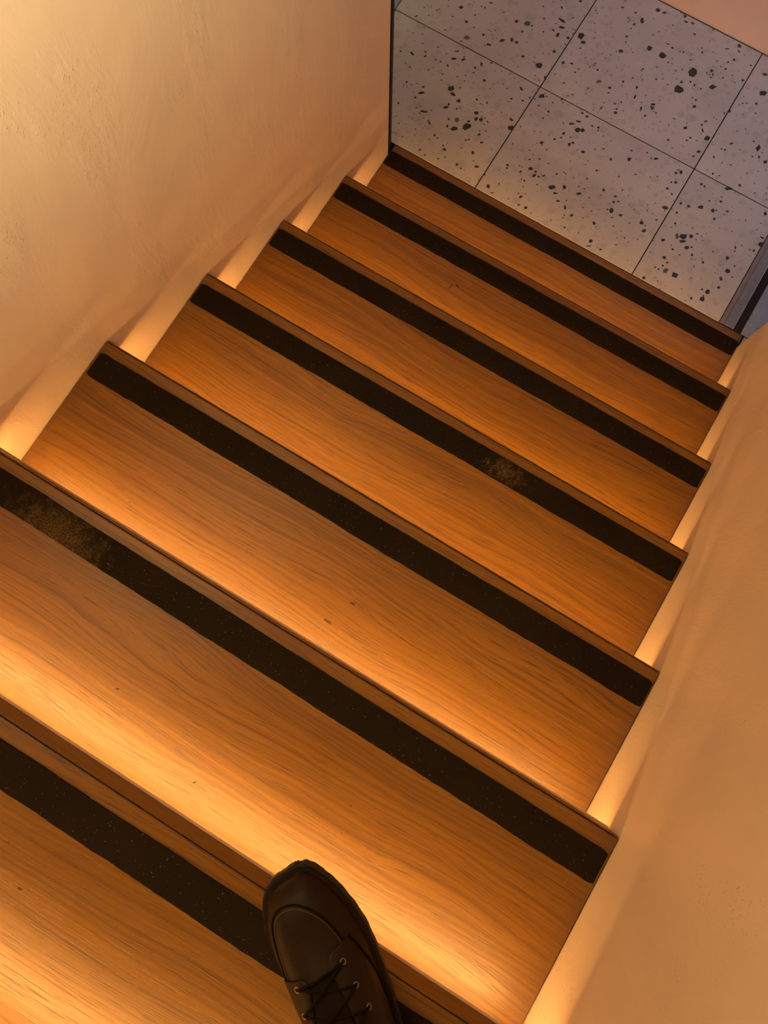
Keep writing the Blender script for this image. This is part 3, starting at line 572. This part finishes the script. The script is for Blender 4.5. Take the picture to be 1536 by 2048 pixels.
# knots and scuffs in the oak that show as single marks (thin plugs set flush in the boards)
def mark(step_index, name, centre, half_len, half_wid, turn, mat, bend=0.0):
    st = [o for o in col.objects if o.name.startswith('stair_step')][step_index]
    board = [c for c in st.children if c.name.startswith('tread_board')][0]
    bm = bmesh.new()
    n = 14
    rnd_m = random.Random(int(centre[0] * 9999))
    ring = []
    for i in range(n):
        a = 2 * math.pi * i / n
        r = rnd_m.uniform(0.8, 1.15)
        u, v = half_len * r * math.cos(a), half_wid * r * math.sin(a)
        v += bend * (u / half_len) ** 2
        ring.append((u * math.cos(turn) - v * math.sin(turn), u * math.sin(turn) + v * math.cos(turn)))
    lo = [bm.verts.new((x, y, -0.0006)) for x, y in ring]
    hi = [bm.verts.new((x, y, 0.00012)) for x, y in ring]
    bm.faces.new(hi)
    for i in range(n):
        bm.faces.new((lo[i], lo[(i + 1) % n], hi[(i + 1) % n], hi[i]))
    o = mesh_obj(name, bm, mat, board)
    o.location = (centre[0], centre[1], 0.0)
mark(4, 'knot', (0.616, -0.1690), 0.0055, 0.0022, 0.05, M['knot'])
mark(4, 'knot', (0.597, -0.2155), 0.0085, 0.0026, -0.05, M['knot'])
mark(1, 'scuff_mark', (0.3855, -0.1260), 0.0085, 0.0011, 1.35, M['void'])
mark(1, 'scuff_mark', (0.3990, -0.1150), 0.0070, 0.0013, -0.35, M['void'], 0.001)
mark(5, 'scuff_mark', (0.4035, -0.1944), 0.0030, 0.0010, 0.6, M['void'])
mark(5, 'scuff_mark', (0.5672, -0.2430), 0.0028, 0.0009, 0.8, M['void'])
mark(6, 'knot', (0.4786, -0.1464), 0.0030, 0.0016, 0.2, M['knot'])

# what carries the steps: a closed slab under the flight
bm = bmesh.new()
pts = []
for k in range(len(NOSE)):
    yk, zk = NOSE[k]
    yn = NOSE[k + 1][0] if k + 1 < len(NOSE) else yk - 0.30
    pts.append((yk - SETBACK - 0.0185 if k else -0.006, zk - 0.062)); pts.append((yn - SETBACK - 0.0185, zk - 0.062))
low = [(y, -0.29) for y, z in pts]
for side_x in (0,):
    L = [bm.verts.new((0.0004, y, z)) for y, z in pts] + [bm.verts.new((0.0004, pts[-1][0], -0.29)), bm.verts.new((0.0004, pts[0][0], -0.29))]
    R = [bm.verts.new((W - 0.0004, v.co.y, v.co.z)) for v in L]
    m = len(L)
    for i in range(m):
        j = (i + 1) % m
        bm.faces.new((L[i], L[j], R[j], R[i]))
    bm.faces.new(L[::-1]); bm.faces.new(R)
bmesh.ops.recalc_face_normals(bm, faces=list(bm.faces))
structure('floor_slab', bm, M['void'])

# ------------------------------------------------------------------ the shoe on the seventh step
L_SHOE = 0.300
def spline(tab, s):
    """smooth interpolation of a table (s, value)"""
    if s <= tab[0][0]: return tab[0][1]
    for (a, va), (b, vb) in zip(tab, tab[1:]):
        if s <= b:
            t = (s - a) / (b - a)
            i = tab.index((a, va))
            m0 = (vb - tab[i - 1][1]) / (b - tab[i - 1][0]) if i > 0 else (vb - va) / (b - a)
            j = i + 2
            m1 = (tab[j][1] - va) / (tab[j][0] - a) if j < len(tab) else (vb - va) / (b - a)
            h = b - a
            return (2*t**3-3*t**2+1)*va + (t**3-2*t**2+t)*h*m0 + (-2*t**3+3*t**2)*vb + (t**3-t**2)*h*m1
    return tab[-1][1]

# half widths of the sole, measured from the line toe to heel (s = distance back from the toe tip)
LEFT = [(0.0, 0.000), (0.002, 0.018), (0.008, 0.036), (0.018, 0.047), (0.033, 0.0535), (0.060, 0.0580), (0.090, 0.0560), (0.130, 0.0515), (0.180, 0.0470), (0.230, 0.0420), (0.265, 0.0385), (0.285, 0.0300), (0.296, 0.0160), (0.300, 0.0)]
RIGHT_ = [(0.0, 0.000), (0.003, 0.010), (0.010, 0.0185), (0.022, 0.0270), (0.040, 0.0370), (0.080, 0.0500), (0.115, 0.0535), (0.160, 0.0530), (0.200, 0.0500), (0.240, 0.0430), (0.268, 0.0370), (0.286, 0.0280), (0.296, 0.0150), (0.300, 0.0)]
TOP = [(0.0, 0.030), (0.003, 0.0400), (0.008, 0.0475), (0.016, 0.0545), (0.030, 0.0600), (0.055, 0.0630), (0.080, 0.0680), (0.110, 0.0780), (0.150, 0.0930), (0.190, 0.1080), (0.230, 0.1160), (0.262, 0.1100), (0.285, 0.0900), (0.296, 0.0600), (0.300, 0.035)]
Z_SOLE = 0.026
shoe = empty('shoe', (0, 0, 0))
tag(shoe, 'dark brown leather lace-up shoe with its toe over the step edge', 'shoe')

def outline(inset, n=72, s0=0.0, s1=L_SHOE):
    pts = []
    def ctr(s): return spline(RIGHT_, s), spline(LEFT, s)
    ss = [s0 + (s1 - s0) * 0.5 * (1 - math.cos(math.pi * i / n)) for i in range(n + 1)]
    for s in ss: pts.append((spline(RIGHT_, s), -s))
    for s in ss[-2:0:-1]: pts.append((-spline(LEFT, s), -s))
    if not inset: return pts
    cx = 0.0; cy = -0.5 * L_SHOE
    out = []
    m = len(pts)
    for i, (x, y) in enumerate(pts):
        xa, ya = pts[i - 1]; xb, yb = pts[(i + 1) % m]
        tx, ty = xb - xa, yb - ya
        l = math.hypot(tx, ty) or 1
        nx, ny = ty / l, -tx / l
        if nx * (x - cx) + ny * (y - cy) < 0: nx, ny = -nx, -ny
        out.append((x - nx * inset, y - ny * inset))
    return out

def prism(pts, z0, z1, bevel=0.001):
    bm = bmesh.new()
    lo = [bm.verts.new((x, y, z0)) for x, y in pts]
    hi = [bm.verts.new((x, y, z1)) for x, y in pts]
    m = len(pts)
    for i in range(m):
        j = (i + 1) % m
        bm.faces.new((lo[i], lo[j], hi[j], hi[i]))
    bm.faces.new(hi); bm.faces.new(lo[::-1])
    bmesh.ops.recalc_face_normals(bm, faces=list(bm.faces))
    return bm

# lugged rubber outsole
pts = outline(0.0, 110)
m = len(pts)
lug = []
for i, (x, y) in enumerate(pts):
    s = -y
    notch = 0.0006 if (i // 3) % 2 == 0 else 0.0
    k = 1.0 - notch / max(0.02, math.hypot(x, 0.03))
    lug.append((x * k, y + (0.0012 if notch and s < 0.02 else 0)))
mesh_obj('outsole', prism(lug, 0.0, 0.0150), M['rubber'], shoe)
mesh_obj('welt', prism(outline(0.0022, 72), 0.0152, 0.0222), M['leather_panel'], shoe)

def surf(s, th, off=0.0):
    """point on the upper: th 0 = right welt, pi = left welt"""
    def P(s, th):
        s = min(max(s, 0.0004), L_SHOE - 0.0004)
        k = 0.885
        sc = 0.0062 + s * (L_SHOE - 0.0115) / L_SHOE
        wr = spline(RIGHT_, s) * k; wl = spline(LEFT, s) * k
        h = spline(TOP, s)
        narrow = 1.0 - 0.30 * max(0.0, min(1.0, (s - 0.07) / 0.11))
        c, si = math.cos(th), math.sin(th)
        e = 0.72
        cc = math.copysign(abs(c) ** e, c)
        ss_ = si ** 0.80
        w = wr if c >= 0 else wl
        w = w * (1.0 - (1.0 - narrow) * si ** 1.2)
        return Vector((cc * w, -sc, 0.0205 + (h - 0.0205) * ss_))
    p = P(s, th)
    if off:
        d = 0.0012
        a = P(s + d, th) - P(s - d, th)
        t0, t1 = max(th - 0.02, 0.0), min(th + 0.02, math.pi)
        b = P(s, t1) - P(s, t0)
        n = a.cross(b)
        if n.length > 0:
            n.normalize()
            c0 = Vector((0.0, p.y, 0.035))
            if n.dot(p - c0) < 0: n = -n
            p = p + n * off
    return p

def loft(s_list, n_th):
    bm = bmesh.new()
    rows = [[bm.verts.new(surf(s, math.pi * i / n_th)) for i in range(n_th + 1)] for s in s_list]
    for r0, r1 in zip(rows, rows[1:]):
        for i in range(n_th):
            bm.faces.new((r0[i], r0[i + 1], r1[i + 1], r1[i]))
    bm.faces.new(rows[0]); bm.faces.new(rows[-1][::-1])
    bmesh.ops.recalc_face_normals(bm, faces=list(bm.faces))
    return bm
S_LIST = [0.5 * L_SHOE * (1 - math.cos(math.pi * i / 70)) for i in range(71)]
mesh_obj('upper', loft(S_LIST, 40), M['leather'], shoe, True)

def find_th(s, x):
    """angle on the cross-section at s whose sideways position is x"""
    lo, hi = 0.02, math.pi - 0.02
    for _ in range(40):
        mid = 0.5 * (lo + hi)
        if surf(s, mid).x > x: lo = mid
        else: hi = mid
    return 0.5 * (lo + hi)

def tube(bm, pts, r, n=8, closed=False):
    rings = []
    m = len(pts)
    up = Vector((0, 0, 1))
    for i, p in enumerate(pts):
        a = pts[i - 1] if (i > 0 or closed) else p
        b = pts[(i + 1) % m] if (i < m - 1 or closed) else p
        t = (b - a)
        if t.length < 1e-9: t = Vector((1, 0, 0))
        t.normalize()
        u = up.cross(t)
        if u.length < 0.1: u = Vector((1, 0, 0)).cross(t)
        u.normalize(); v = t.cross(u)
        rings.append([bm.verts.new(p + r * (math.cos(2 * math.pi * q / n) * u + math.sin(2 * math.pi * q / n) * v)) for q in range(n)])
    for i in range(m if closed else m - 1):
        r0, r1 = rings[i], rings[(i + 1) % m]
        for q in range(n):
            bm.faces.new((r0[q], r0[(q + 1) % n], r1[(q + 1) % n], r1[q]))
    if not closed:
        bm.faces.new(rings[0][::-1]); bm.faces.new(rings[-1])
    return bm

def catmull(cps, per=8):
    out = []
    for i in range(len(cps) - 1):
        p0 = cps[max(i - 1, 0)]; p1 = cps[i]; p2 = cps[i + 1]; p3 = cps[min(i + 2, len(cps) - 1)]
        for j in range(per):
            t = j / per
            out.append(tuple(0.5 * ((2 * b) + (c - a) * t + (2 * a - 5 * b + 4 * c - d) * t * t + (3 * b - a - 3 * c + d) * t ** 3) for a, b, c, d in zip(p0, p1, p2, p3)))
    out.append(tuple(cps[-1]))
    return out

def on_upper(path, off):
    return [surf(s, find_th(s, x), off) for s, x in path]

# raised U-shaped seam of the toe apron, with its stitches
AP = [(0.100, -0.0420), (0.070, -0.0425), (0.042, -0.0405), (0.026, -0.0330), (0.0205, -0.0190), (0.0240, -0.0040), (0.0370, 0.0110), (0.0550, 0.0215), (0.0760, 0.0290)]
seam = catmull(AP, 10)
apron = bmesh.new()
tube(apron, on_upper(seam, 0.0004), 0.0013, 8)
mesh_obj('apron_seam', apron, M['seam'], shoe, True)
inner = [(s + 0.0042 * (1 if i < len(seam) else 1), x * 0.955) for i, (s, x) in enumerate(seam)]
st_bm = bmesh.new()
line = on_upper(inner, 0.0005)
for i in range(0, len(line) - 1):
    a, b = line[i], line[i + 1]
    for f0, f1 in ((0.05, 0.38), (0.55, 0.88)):
        tube(st_bm, [a.lerp(b, f0), a.lerp(b, f1)], 0.00045, 5)
st_o = mesh_obj('apron_stitching', st_bm, M['thread'], shoe)
st_o['label'] = 'worn tan thread'

# eyelet facings: thick leather flaps lying on the upper
def patch(name, edge_a, edge_b, off, thick, mat, nu=22, nv=8):
    ea, eb = catmull(edge_a, 8), catmull(edge_b, 8)
    def at(e, t):
        f = t * (len(e) - 1); i = min(int(f), len(e) - 2); q = f - i
        return tuple(a + (b - a) * q for a, b in zip(e[i], e[i + 1]))
    bm = bmesh.new()
    top, bot = [], []
    for i in range(nu + 1):
        a, b = at(ea, i / nu), at(eb, i / nu)
        rt, rb = [], []
        for j in range(nv + 1):
            s = a[0] + (b[0] - a[0]) * j / nv; x = a[1] + (b[1] - a[1]) * j / nv
            th = find_th(s, x)
            edge = min(i, nu - i, j, nv - j)
            rt.append(bm.verts.new(surf(s, th, off + thick * (0.72 if edge == 0 else 1.0))))
            rb.append(bm.verts.new(surf(s, th, off)))
        top.append(rt); bot.append(rb)
    for i in range(nu):
        for j in range(nv):
            bm.faces.new((top[i][j], top[i + 1][j], top[i + 1][j + 1], top[i][j + 1]))
            bm.faces.new((bot[i][j], bot[i][j + 1], bot[i + 1][j + 1], bot[i + 1][j]))
    for i in range(nu):
        bm.faces.new((top[i][0], bot[i][0], bot[i + 1][0], top[i + 1][0]))
        bm.faces.new((top[i][nv], top[i + 1][nv], bot[i + 1][nv], bot[i][nv]))
    for j in range(nv):
        bm.faces.new((top[0][j], top[0][j + 1], bot[0][j + 1], bot[0][j]))
        bm.faces.new((top[nu][j], bot[nu][j], bot[nu][j + 1], top[nu][j + 1]))
    bmesh.ops.recalc_face_normals(bm, faces=list(bm.faces))
    return mesh_obj(name, bm, mat, shoe, True)

patch('tongue', [(0.098, -0.0140), (0.120, -0.0180), (0.200, -0.0240)], [(0.094, 0.0060), (0.120, 0.0150), (0.200, 0.0250)], 0.0002, 0.0016, M['tongue'])
patch('right_facing', [(0.080, 0.0110), (0.095, 0.0080), (0.130, 0.0150), (0.205, 0.0260)], [(0.0745, 0.0330), (0.090, 0.0385), (0.130, 0.0440), (0.205, 0.0425)], 0.0004, 0.0024, M['leather_panel'])
patch('left_facing', [(0.0925, -0.0240), (0.100, -0.0170), (0.130, -0.0205), (0.205, -0.0270)], [(0.0925, -0.0440), (0.100, -0.0450), (0.130, -0.0450), (0.205, -0.0400)], 0.0004, 0.0024, M['leather_panel'])

EYE_R = [(0.0925, 0.0222), (0.1175, 0.0268), (0.1420, 0.0312), (0.1660, 0.0335), (0.1900, 0.0345)]
EYE_L = [(0.1005, -0.0300), (0.1260, -0.0305), (0.1510, -0.0330), (0.1740, -0.0345), (0.1970, -0.0355)]
for s, x in EYE_R + EYE_L:
    th = find_th(s, x)
    c = surf(s, th, 0.0029); c2 = surf(s, th, 0.0060)
    nrm = (c2 - c).normalized()
    u = nrm.cross(Vector((0, 1, 0))).normalized(); v = nrm.cross(u)
    bm = bmesh.new()
    tube(bm, [c + 0.0027 * (math.cos(2 * math.pi * q / 18) * u + math.sin(2 * math.pi * q / 18) * v) for q in range(18)], 0.00075, 7, True)
    ey = mesh_obj('eyelet', bm, M['brass'], shoe, True)
    ey['label'] = 'small dull metal eyelet ring'
    bm = bmesh.new()
    ring = [bm.verts.new(c - nrm * 0.0004 + 0.0024 * (math.cos(2 * math.pi * q / 14) * u + math.sin(2 * math.pi * q / 14) * v)) for q in range(14)]
    f = bm.faces.new(ring)
    mesh_obj('eyelet_hole', bm, M['black_metal'], ey)

def lace_between(a, b, lift, sag_s=0.0):
    pts = []
    for i in range(13):
        t = i / 12
        s = a[0] + (b[0] - a[0]) * t + sag_s * math.sin(math.pi * t); x = a[1] + (b[1] - a[1]) * t
        pts.append(surf(s, find_th(s, x), 0.0032 + lift * math.sin(math.pi * t)))
    bm = bmesh.new()
    tube(bm, pts, 0.00135, 7)
    return mesh_obj('lace', bm, M['lace'], shoe, True)
lace_between(EYE_L[0], EYE_R[0], 0.0022, 0.0015)
for i in range(len(EYE_R) - 1):
    lace_between(EYE_L[i], EYE_R[i + 1], 0.0022)
    lace_between(EYE_R[i], EYE_L[i + 1], 0.0045)

# stitched line down the outer side and the padded collar with its dark opening
side = bmesh.new()
tube(side, on_upper(catmull([(0.0745, 0.0345), (0.095, 0.0415), (0.130, 0.0465), (0.205, 0.0455)], 8), 0.0006), 0.0011, 7)
mesh_obj('side_seam', side, M['seam'], shoe, True)
bm = bmesh.new()
ring_o, ring_t, ring_i, ring_b = [], [], [], []
for q in range(36):
    a = 2 * math.pi * q / 36
    def el(rx, ry, z): return bm.verts.new((rx * math.cos(a), -0.238 + ry * math.sin(a), z + 0.010 * math.sin(a)))
    ring_o.append(el(0.038, 0.050, 0.088)); ring_t.append(el(0.0335, 0.0465, 0.128)); ring_i.append(el(0.0285, 0.0415, 0.127)); ring_b.append(el(0.027, 0.038, 0.100))
for r0, r1 in ((ring_o, ring_t), (ring_t, ring_i), (ring_i, ring_b)):
    for q in range(36):
        j = (q + 1) % 36
        bm.faces.new((r0[q], r0[j], r1[j], r1[q]))
bm.faces.new(ring_b)
bmesh.ops.recalc_face_normals(bm, faces=list(bm.faces))
mesh_obj('collar', bm, M['tongue'], shoe, True)

ang = math.atan2(0.60, -0.80) - math.pi / 2
shoe.rotation_euler = (0, 0, ang)
shoe.location = (0.7355, NOSE[6][0] + 0.0445, NOSE[6][1] + 0.0003)
